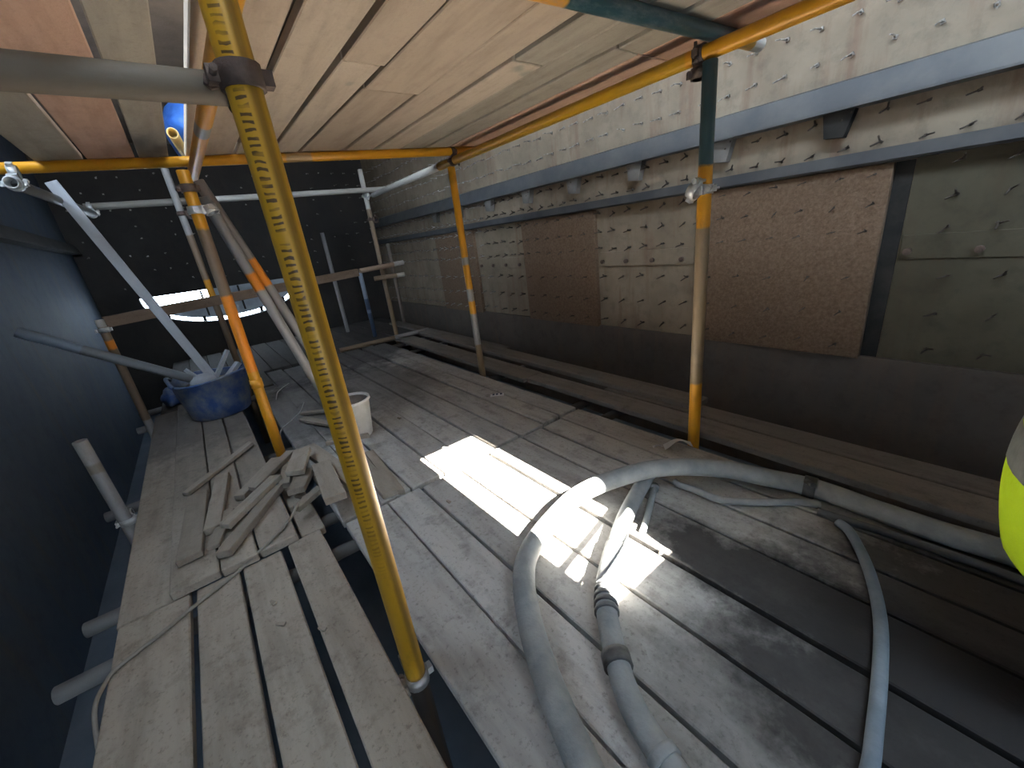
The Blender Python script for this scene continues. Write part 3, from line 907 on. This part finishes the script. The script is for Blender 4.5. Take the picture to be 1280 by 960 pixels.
tag(b, 'long pale grey batten leaning up out of the blue tub', 'batten')
T('scaffold_tube', (3.82, 0.905, 0.90), (3.82, 0.19, 0.365), paint('blue_grey_pole', [(0, BLUG), (0.3, (0.17, 0.185, 0.2))], 0.5, wear=0.2), 'blue grey tube slanting from the left wall onto the blue tub', 'scaffold tube', r=0.032)
for p0, p1, w_, h_, lab in (((3.86, 0.08, 0.28), (3.9, -0.09, 0.51), 0.05, 0.022, 'broken board end poking steeply from the tub, by the thin brown post'),
                            ((3.84, 0.10, 0.28), (3.86, 0.21, 0.44), 0.04, 0.02, 'short batten end poking from the tub left of the long batten'),
                            ((3.80, 0.03, 0.27), (3.86, -0.13, 0.40), 0.06, 0.03, 'pale block end at the right rim of the blue tub')):
    tag(beam_between('timber_offcut', p0, p1, w_, h_, M_BATTEN), lab, 'offcut', 'scrap poking from the tub')
# crumpled bag in the tub
def lump(name, c, s, mt, lab, cat, seed=1):
    bm = bmesh.new()
    bmesh.ops.create_icosphere(bm, subdivisions=3, radius=1)
    rnd = random.Random(seed)
    ph = [(rnd.uniform(2, 7), rnd.uniform(0, 6), Vector((rnd.uniform(-1, 1), rnd.uniform(-1, 1), rnd.uniform(-1, 1)))) for _ in range(7)]
    for v in bm.verts:
        k = 1 + sum(0.06 * math.sin(f * v.co.dot(d) + p) for f, p, d in ph)
        v.co = Vector((v.co.x * s[0] * k, v.co.y * s[1] * k, max(v.co.z, -0.75) * s[2] * k + s[2] * 0.75))
    o = bm_obj(name, bm, mt, None, True)
    o.location = c
    return tag(o, lab, cat)
lump('crumpled_bag', (3.80, 0.13, 0.275), (0.1, 0.09, 0.07), M_BATTEN, 'crumpled pale bag on top of the scrap in the tub', 'bag', 3)
lump('plastic_bag', (4.75, 0.42, 0.0), (0.16, 0.10, 0.09), M_TUB, 'small dark blue bag on the deck behind the tub', 'bag', 5)

# ------------------------------------------------------------------ white pail
pail = tag(empty('pail', (2.545, -0.572, 0.0)), 'small dirty white pail behind the near yellow post', 'bucket')
bm = bmesh.new()
rs = lathe(bm, [(0.088, 0.0), (0.092, 0.006), (0.118, 0.235), (0.126, 0.236), (0.126, 0.252), (0.116, 0.252), (0.112, 0.235)], 26)
bm.faces.new(list(reversed(rs[0])))
bmesh.ops.recalc_face_normals(bm, faces=bm.faces[:])
bm_obj('body', bm, M_PAIL, pail)
bm = bmesh.new()
rs = lathe(bm, [(0.112, 0.238), (0.10, 0.12), (0.05, 0.09)], 26); bm.faces.new(rs[-1])
bm_obj('crusted_lining', bm, M_PAILIN, pail)
bm = bmesh.new()
sweep(bm, [Vector((0.125 * math.cos(a), 0.125 * math.sin(a), 0.235 + 0.028 * math.sin(a + 0.3))) for a in [-0.3 + math.pi * 1.05 * k / 16 for k in range(17)]], 0.003, 6)
bm_obj('handle', bm, M_COUPG, pail)
bm = bmesh.new()
sweep(bm, [Vector((0.126 * math.cos(a), 0.126 * math.sin(a), 0.265 - 0.01 * k)) for k, a in enumerate((1.2, 1.32, 1.44))], 0.009, 8)
bm_obj('handle_grip', bm, M_PAIL, pail)

# ------------------------------------------------------------------ heap of timber offcuts
OFF = [  # x0,y0,x1,y1,width,z,thickness,label
 (2.499, 0.336, 2.89, -0.009, 0.037, 0.055, 0.022, 'thin stick at the far left of the offcut heap'),
 (2.44, 0.282, 1.851, 0.321, 0.085, 0.052, 0.028, 'widest offcut, leftmost of the heap, lying lengthwise'),
 (2.544, 0.166, 2.005, 0.238, 0.062, 0.055, 0.032, 'offcut second from the left lying lengthwise on the boards'),
 (2.526, -0.095, 2.203, 0.118, 0.056, 0.052, 0.028, 'slanting offcut in the heap pointing at the orange post'),
 (2.476, -0.172, 2.19, 0.057, 0.05, 0.080, 0.025, 'slanting offcut on top, nearest the orange post'),
 (2.229, -0.055, 1.959, 0.193, 0.06, 0.075, 0.026, 'middle slanting offcut with a pale cut end'),
 (2.168, -0.045, 1.77, 0.212, 0.055, 0.053, 0.032, 'long slanting offcut at the front of the heap'),
 (2.129, 0.171, 1.879, 0.247, 0.046, 0.048, 0.020, 'short offcut tucked below the middle slanting ones'),
 (2.35, -0.127, 2.145, -0.074, 0.051, 0.055, 0.03, 'small upright-lying offcut in the middle of the heap'),
 (2.334, -0.216, 2.083, -0.13, 0.085, 0.125, 0.03, 'stout block offcut on top of the pile by the cable end'),
 (2.145, -0.186, 1.963, -0.102, 0.075, 0.090, 0.03, 'block offcut beneath the stout top one'),
 (1.967, -0.204, 1.87, -0.073, 0.04, 0.055, 0.03, 'stub offcut at the end of the cable'),
 (2.129, -0.259, 1.724, -0.221, 0.09, 0.10, 0.035, 'block offcut tipping into the gap beside the near post'),
 (2.481, -0.262, 1.838, -0.35, 0.085, 0.065, 0.028, 'board offcut lying slantwise behind the near yellow post'),
 (2.402, -0.352, 2.287, -0.57, 0.036, 0.085, 0.022, 'short stick lying crosswise in front of the white pail'),
 (3.239, -0.369, 3.083, -0.556, 0.036, 0.03, 0.022, 'farther of two sticks left of the white pail'),
 (3.105, -0.352, 2.773, -0.498, 0.051, 0.03, 0.022, 'nearer of two sticks left of the white pail'),
 (2.5, -0.198, 2.307, -0.143, 0.055, 0.055, 0.025, 'small offcut at the foot of the orange post'),
 (2.241, -0.534, 1.69, -0.488, 0.05, 0.004, 0.03, 'narrow strip set in the deck in front of the pail'),
 (2.272, -0.449, 1.693, -0.445, 0.07, 0.022, 0.03, 'loose board strip right of the near yellow post'),
]
def offcut(x0, y0, x1, y1, w_, z, th, lab):
    d = Vector((x1 - x0, y1 - y0, 0)); L = d.length
    bm = bmesh.new()
    vs = add_box(bm, (-L / 2, -w_ / 2, -th / 2), (L / 2, w_ / 2, th / 2))
    sk = random.uniform(-0.012, 0.012)
    for v in vs:
        if v.co.x > 0:
            v.co.x += sk * (1 if v.co.y > 0 else -1)
        v.co.y += random.uniform(-0.002, 0.002)
    bmesh.ops.bevel(bm, geom=bm.edges[:], offset=0.0025, segments=1, affect='EDGES')
    o = bm_obj('timber_offcut', bm, M_OFF)
    o.location = ((x0 + x1) / 2, (y0 + y1) / 2, z)
    o.rotation_euler = (J(0.05), J(0.03), math.atan2(d.y, d.x))
    tag(o, lab, 'offcut', 'timber offcuts heaped on the left boards')
for a in OFF:
    offcut(*a)
# a few flat splinters around the heap
for x, yy, a, L, lab in ((1.98, -0.12, 0.4, 0.10, 'small splinter under the block offcuts'), (2.05, -0.28, 1.2, 0.12, 'small splinter in the gap by the near post'), (2.62, 0.25, -0.5, 0.10, 'small splinter beyond the leftmost offcuts')):
    offcut(x - L / 2 * math.cos(a), yy - L / 2 * math.sin(a), x + L / 2 * math.cos(a), yy + L / 2 * math.sin(a), 0.03, 0.047, 0.014, lab)

# ------------------------------------------------------------------ hoses and cables
o, p = hose('thick_hose', [(-0.75, -0.33, 0.04), (-0.35, -0.27, 0.04), (0.0, -0.25, 0.04), (0.2, -0.28, 0.04), (0.339, -0.327, 0.04), (0.49, -0.376, 0.04), (0.665, -0.451, 0.04), (0.832, -0.553, 0.04), (0.924, -0.657, 0.042), (0.974, -0.818, 0.056), (0.979, -0.984, 0.082), (0.91, -1.155, 0.107), (0.818, -1.33, 0.107), (0.672, -1.517, 0.072), (0.52, -1.607, 0.048), (0.369, -1.658, 0.04), (0.178, -1.65, 0.04), (0.02, -1.65, 0.04), (-0.2, -1.66, 0.04), (-0.9, -1.62, 0.04)], 0.037, M_HOSE, 12, 18)
tag(o, 'thick grey hose looping from the bottom edge round to the right', 'hose', 'hoses on the deck')
hose_band(o, p, 177, 180, 0.043, M_BAND)['label'] = 'dark clamp band'
bm = bmesh.new(); q = p[178]
rod(bm, q + Vector((0, 0.02, 0.035)), q + Vector((-0.03, 0.05, 0.045)), 0.012)
bm_obj('clamp_lug', bm, M_BAND, o)
o, p = hose('coupled_hose', [(-0.6, -0.62, 0.033), (-0.25, -0.50, 0.033), (0.0, -0.43, 0.033), (0.13, -0.435, 0.033), (0.222, -0.463, 0.033), (0.318, -0.487, 0.033), (0.406, -0.522, 0.033), (0.521, -0.607, 0.033), (0.623, -0.706, 0.033), (0.7, -0.833, 0.034), (0.792, -1.022, 0.034), (0.857, -1.2, 0.031), (0.905, -1.36, 0.031)], 0.031, M_HOSE, 12, 18)
tag(o, 'grey hose with ribbed couplings passing under the thick loop', 'hose', 'hoses on the deck')
hose_band(o, p, 78, 81, 0.038, M_BAND)
for k in (91, 93, 95, 97):
    hose_band(o, p, k, k + 1, 0.0365, M_HOSED, 'clamp_ring')
hose_band(o, p, 99, 112, 0.0355, M_HOSE, 'hose_coupling')
hose_band(o, p, 54, 57, 0.036, M_HOSE, 'clamp_ring')
o, p = hose('thin_hose', [(-0.5, -0.45, 0.018), (-0.25, -0.46, 0.018), (-0.06, -0.56, 0.018), (0.0, -0.706, 0.018), (0.013, -0.805, 0.018), (0.043, -1.009, 0.018), (0.08, -1.187, 0.018), (0.143, -1.359, 0.018), (0.218, -1.495, 0.018), (0.262, -1.53, 0.018)], 0.0155, M_HOSEB, 10, 12)
tag(o, 'thin blue grey hose curving down to the lower right edge', 'hose', 'hoses on the deck')
o, p = hose('thin_hose', [(0.80, -1.385, 0.018), (0.775, -1.38, 0.016), (0.705, -1.387, 0.016), (0.609, -1.394, 0.016), (0.494, -1.473, 0.016), (0.40, -1.565, 0.016), (0.335, -1.60, 0.016)], 0.0145, M_HOSE, 10, 12)
tag(o, 'thin grey hose sagging beside the thick hose loop', 'hose', 'hoses on the deck')
o, p = hose('thin_hose', [(0.33, -1.555, 0.015), (0.148, -1.575, 0.015), (0.003, -1.585, 0.015), (-0.121, -1.585, 0.015), (-0.5, -1.575, 0.015)], 0.0135, M_HOSED, 10, 12)
tag(o, 'thin dark hose lying along the thick one at the right', 'hose', 'hoses on the deck')
o, p = hose('hose_tail', [(0.85, -1.315, 0.014), (0.81, -1.232, 0.014), (0.76, -1.128, 0.014), (0.72, -1.036, 0.014)], 0.0125, M_HOSE, 8, 12)
tag(o, 'short pale hose tail in the edge of the sunlit patch', 'hose', 'hoses on the deck')
hose_band(o, p, 1, 3, 0.02, M_HOSE, 'ferrule')
o, p = hose('electric_cable', [(1.26, 0.60, -0.30), (1.31, 0.575, -0.10), (1.385, 0.562, 0.0), (1.463, 0.545, 0.008), (1.506, 0.517, 0.008), (1.556, 0.421, 0.008), (1.624, 0.31, 0.008), (1.693, 0.179, 0.010), (1.735, 0.062, 0.044), (1.82, -0.03, 0.046), (1.87, -0.09, 0.085)], 0.0062, M_CABLE, 10, 8)
tag(o, 'thin cable lying across the left boards and over the edge', 'cable')
o, p = hose('loose_wire', [(3.881, -0.293, 0.005), (4.0, -0.33, 0.03), (4.139, -0.381, 0.02), (4.326, -0.477, 0.005)], 0.004, M_WIRE, 8, 6)
tag(o, 'farther pale loose wire on the dark boards', 'wire')
o, p = hose('loose_wire', [(3.57, -0.455, 0.005), (3.353, -0.385, 0.012), (3.182, -0.29, 0.02), (3.057, -0.199, 0.02), (2.80, -0.16, 0.03)], 0.004, M_WIRE, 8, 6)
tag(o, 'pale loose wire curling to the foot of the orange post', 'wire')

# ------------------------------------------------------------------ paper scraps
def scrap(name, c, sx, sy, rot, mt, lab, curl=0.02, z=0.004):
    bm = bmesh.new()
    n = 8
    g = [[None] * 4 for _ in range(n + 1)]
    for i in range(n + 1):
        for j in range(4):
            u, v = i / n - 0.5, j / 3 - 0.5
            g[i][j] = bm.verts.new((u * sx, v * sy * (1 - 0.4 * abs(u)), curl * math.cos(u * 5.5) * (0.6 + 0.4 * v)))
    for i in range(n):
        for j in range(3):
            bm.faces.new((g[i][j], g[i + 1][j], g[i + 1][j + 1], g[i][j + 1]))
    bmesh.ops.solidify(bm, geom=bm.faces[:], thickness=0.002)
    o = bm_obj(name, bm, mt)
    zmin = min(v.co.z for v in o.data.vertices)
    o.location = (c[0], c[1], z - zmin)
    o.rotation_euler = (0, 0, rot)
    return tag(o, lab, 'paper', 'paper scraps on the deck')
scrap('paper_scrap', (0.955, -1.675), 0.14, 0.045, 0.9, M_PAPER, 'curled white paper strip beside the thick hose', 0.03)
scrap('paper_scrap', (1.03, -1.615), 0.05, 0.02, 0.9, M_PAPER, 'tiny white scrap next to the curled paper strip', 0.006)
card = scrap('printed_card', (2.31, -1.535), 0.10, 0.06, 0.9, M_PAPER, 'small printed white card on the far grey boards', 0.004)
for k in (-0.03, 0.0, 0.026):
    box_obj('print_mark', (k - 0.008, -0.014, 0.0052), (k + 0.008, 0.014, 0.0062), M_INK, card)
scrap('paper_scrap', (0.92, -0.955), 0.06, 0.035, 0.4, M_PAPER, 'small white scrap lying in the sunlit patch', 0.012)

# ------------------------------------------------------------------ things above the boards, seen through the gap
lump('tarpaulin_bundle', (4.72, -0.37, 2.09), (0.52, 0.13, 0.16), M_BLUE, 'bright blue bundle above the gap in the ceiling boards', 'tarpaulin', 9)
T('scaffold_tube', (3.2, -0.195, 1.86), (5.6, -0.42, 2.09), paint('pale_yellow_tube', [(0, (0.75, 0.55, 0.22))], 0.5), 'pale yellow tube above the gap in the ceiling boards', 'scaffold tube')
# two bars across the hatch behind the viewer
T('transom_tube', (-1.279, -0.6, 1.818), (-1.17, -1.1, 1.818), UT, 'first of two tubes crossing the open hatch in the boards overhead', 'scaffold tube', r=0.015)
T('transom_tube', (-1.352, -0.6, 1.813), (-1.262, -1.1, 1.813), UT, 'second of two tubes crossing the open hatch in the boards overhead', 'scaffold tube', r=0.010)

# ------------------------------------------------------------------ the kneeling worker at the right edge
def skin_obj(name, verts, edges, radii, mt, root=0, parent=None, sub=2):
    me = bpy.data.meshes.new(name)
    me.from_pydata([Vector(v) for v in verts], edges, [])
    o = link(name, me, mt, parent)
    o.modifiers.new('skin', 'SKIN')
    sk = me.skin_vertices[0].data if me.skin_vertices else None
    if sk is None:
        return o
    for i, r in enumerate(radii):
        sk[i].radius = r if isinstance(r, tuple) else (r, r)
        sk[i].use_root = (i == root)
    s = o.modifiers.new('sub', 'SUBSURF'); s.levels = sub; s.render_levels = sub
    return o
def ensure_skin(me):
    if not me.skin_vertices:
        bm = bmesh.new(); bm.from_mesh(me); bm.verts.layers.skin.verify(); bm.to_mesh(me); bm.free()
def figure():
    root = tag(empty('person', (-0.262, -1.255, 0.0)), 'kneeling person in a hi-vis yellow vest at the right edge', 'person')
    # local frame: person faces -x, up z
    V = [(0.03, 0, 0.34), (0.035, 0, 0.47), (0.035, 0, 0.62), (0.03, 0, 0.76), (0.02, 0, 0.88), (0.01, 0, 0.94),
         (0.0, 0, 1.01), (-0.01, 0, 1.09)]
    R = [(0.15, 0.13), (0.145, 0.115), (0.155, 0.115), (0.15, 0.10), (0.065, 0.06), (0.055, 0.055), (0.075, 0.085), (0.07, 0.08)]
    E = [(i, i + 1) for i in range(7)]
    def add(parent, pts, rad):
        last = parent
        for pt, rr in zip(pts, rad):
            V.append(pt); R.append(rr); E.append((last, len(V) - 1)); last = len(V) - 1
        return last
    for s in (-1, 1):
        add(0, [(-0.02, s * 0.10, 0.30), (-0.20, s * 0.13, 0.18), (-0.34, s * 0.14, 0.075), (-0.16, s * 0.13, 0.06), (0.02, s * 0.12, 0.055), (0.07, s * 0.12, 0.05)],
            [0.085, 0.075, 0.06, 0.05, 0.04, 0.035])
    hands = []
    for s in (-1, 1):
        add(3, [(0.01, s * 0.17, 0.80), (-0.10, s * 0.20, 0.62), (-0.27, s * 0.12, 0.50), (-0.345, s * 0.10, 0.475)], [0.055, 0.046, 0.036, 0.028])
        hands.append((s, Vector((-0.345, s * 0.10, 0.475))))
    me = bpy.data.meshes.new('body')
    me.from_pydata(V, E, [])
    ensure_skin(me)
    o = link('body', me, M_CLOTH, root)
    o.modifiers.new('skin', 'SKIN').use_smooth_shade = True
    for i, r in enumerate(R):
        d = me.skin_vertices[0].data[i]
        d.radius = r if isinstance(r, tuple) else (r, r); d.use_root = (i == 0)
    sb = o.modifiers.new('sub', 'SUBSURF'); sb.levels = 2; sb.render_levels = 2
    # hands
    for s, h in hands:
        V2 = [h, h + Vector((-0.05, 0, -0.012)), h + Vector((-0.075, 0, -0.02))]
        E2 = [(0, 1), (1, 2)]; R2 = [0.02, (0.026, 0.016), (0.024, 0.013)]
        for k, (oy, L) in enumerate(((-0.026, 0.055), (-0.009, 0.066), (0.009, 0.062), (0.026, 0.048))):
            a = len(V2)
            V2 += [h + Vector((-0.082, oy, -0.022)), h + Vector((-0.082 - L * 0.5, oy, -0.036)), h + Vector((-0.082 - L * 0.75, oy, -0.07))]
            E2 += [(2, a), (a, a + 1), (a + 1, a + 2)]; R2 += [0.009, 0.008, 0.007]
        a = len(V2)
        V2 += [h + Vector((-0.04, -s * 0.035, -0.02)), h + Vector((-0.075, -s * 0.05, -0.04))]
        E2 += [(0, a), (a, a + 1)]; R2 += [0.011, 0.009]
        mh = bpy.data.meshes.new('hand'); mh.from_pydata(V2, E2, []); ensure_skin(mh)
        ho = link('hand', mh, M_SKIN, root)
        ho.modifiers.new('skin', 'SKIN').use_smooth_shade = True
        for i, r in enumerate(R2):
            d = mh.skin_vertices[0].data[i]; d.radius = r if isinstance(r, tuple) else (r, r); d.use_root = (i == 0)
        sb = ho.modifiers.new('sub', 'SUBSURF'); sb.levels = 1; sb.render_levels = 1
    # head
    bm = bmesh.new()
    bmesh.ops.create_uvsphere(bm, u_segments=24, v_segments=18, radius=1)
    for v in bm.verts:
        x, y_, z = v.co
        jaw = 1 - 0.22 * max(0, -z)
        v.co = Vector((x * 0.098 * jaw - (0.012 if z < 0 else 0) * max(0, -x + 0.2), y_ * 0.078 * jaw, z * 0.118))
        if x < -0.85 and abs(y_) < 0.25 and -0.35 < z < 0.1:
            v.co.x -= 0.02
        if abs(y_) > 0.9 and abs(z) < 0.25:
            v.co.y *= 1.12
    h = bm_obj('head', bm, M_SKIN, root, True); h.location = (-0.015, 0, 1.085)
    for s in (-1, 1):
        bm = bmesh.new(); bmesh.ops.create_uvsphere(bm, u_segments=10, v_segments=8, radius=0.011)
        e = bm_obj('eye', bm, M_CLOTH, h, True); e.location = (-0.088, s * 0.032, 0.012)
    bm = bmesh.new(); add_box(bm, (-0.092, -0.026, -0.062), (-0.08, 0.026, -0.054)); bm_obj('mouth', bm, M_COUP, h)
    bm = bmesh.new()
    rs = lathe(bm, [(0.13, 0.035), (0.112, 0.04), (0.108, 0.08), (0.08, 0.125), (0.03, 0.145)], 24); bm.faces.new(rs[-1])
    for v in bm.verts:
        v.co.y *= 0.86
    bm_obj('hard_hat', bm, M_HELMET, h, True)
    # vest: closed shell round the trunk, with its reflective bands
    def shell(zs, off, name, mt, par, thick=0.008):
        bm = bmesh.new(); n = 32; prev = None; rows = []
        for z in zs:
            t = (z - 0.33) / (0.84 - 0.33)
            cx = 0.02 + 0.03 * math.sin(t * 3.0)
            rx = 0.155 + 0.03 * math.sin(max(0.0, 1 - t) * math.pi * 0.9) - 0.03 * t
            ry = 0.19 + 0.02 * math.sin(max(0.0, 1 - t) * math.pi * 0.9) - 0.035 * max(0, t - 0.75) * 4
            row = []
            for i in range(n):
                a = 2 * math.pi * i / n
                k = 1 + 0.025 * math.sin(5 * a + 7 * z) * max(0, 1 - t)
                if z > 0.80:
                    k *= 1 - 0.62 * min(1, (z - 0.80) / 0.10) ** 1.6
                row.append(bm.verts.new((cx + (rx + off) * k * math.cos(a), (ry + off) * k * math.sin(a), z)))
            rows.append(row)
        for A, B in zip(rows, rows[1:]):
            bridge(bm, A, B)
        bmesh.ops.recalc_face_normals(bm, faces=bm.faces[:])
        bmesh.ops.solidify(bm, geom=bm.faces[:], thickness=-thick)
        return bm_obj(name, bm, mt, par)
    vest = shell([0.335 + 0.565 * k / 20 for k in range(21)], 0.0, 'vest', M_VEST, root)
    shell([0.535, 0.565, 0.595, 0.62], 0.005, 'reflective_band', M_REFL, vest, 0.004)
    shell([0.69, 0.715, 0.735], 0.005, 'reflective_band', M_REFL, vest, 0.004)
    return root
figure()

# ------------------------------------------------------------------ stray chips on the boards
for x, yy, a, L, lab in ((1.30, 0.10, 0.9, 0.030, 'pale wood chip on the near left boards, nearer one'), (1.42, 0.105, 0.4, 0.022, 'pale wood chip on the near left boards, farther one'),
                         (1.18, 0.0, 0.7, 0.026, 'pale wood chip at the seam left of the near post'), (0.62, -1.0, 1.8, 0.024, 'pale chip at the edge of the dark wet stain'),
                         (1.45, -0.62, 0.3, 0.022, 'tiny chip between the near post and the sunlit patch'), (2.55, -0.86, 0.5, 0.026, 'tiny chip on the far boards right of the pail')):
    bm = bmesh.new()
    add_box(bm, (-L / 2, -0.007, 0), (L / 2, 0.007, 0.006))
    for v in bm.verts:
        v.co.y *= 0.5 if v.co.x > 0 else 1.0
        v.co.z += 0.003 * (v.co.x > 0)
    o = bm_obj('wood_chip', bm, M_OFF)
    o.location = (x, yy, 0.003)
    o.rotation_euler = (0, 0, a)
    tag(o, lab, 'wood chip', 'stray chips on the deck')
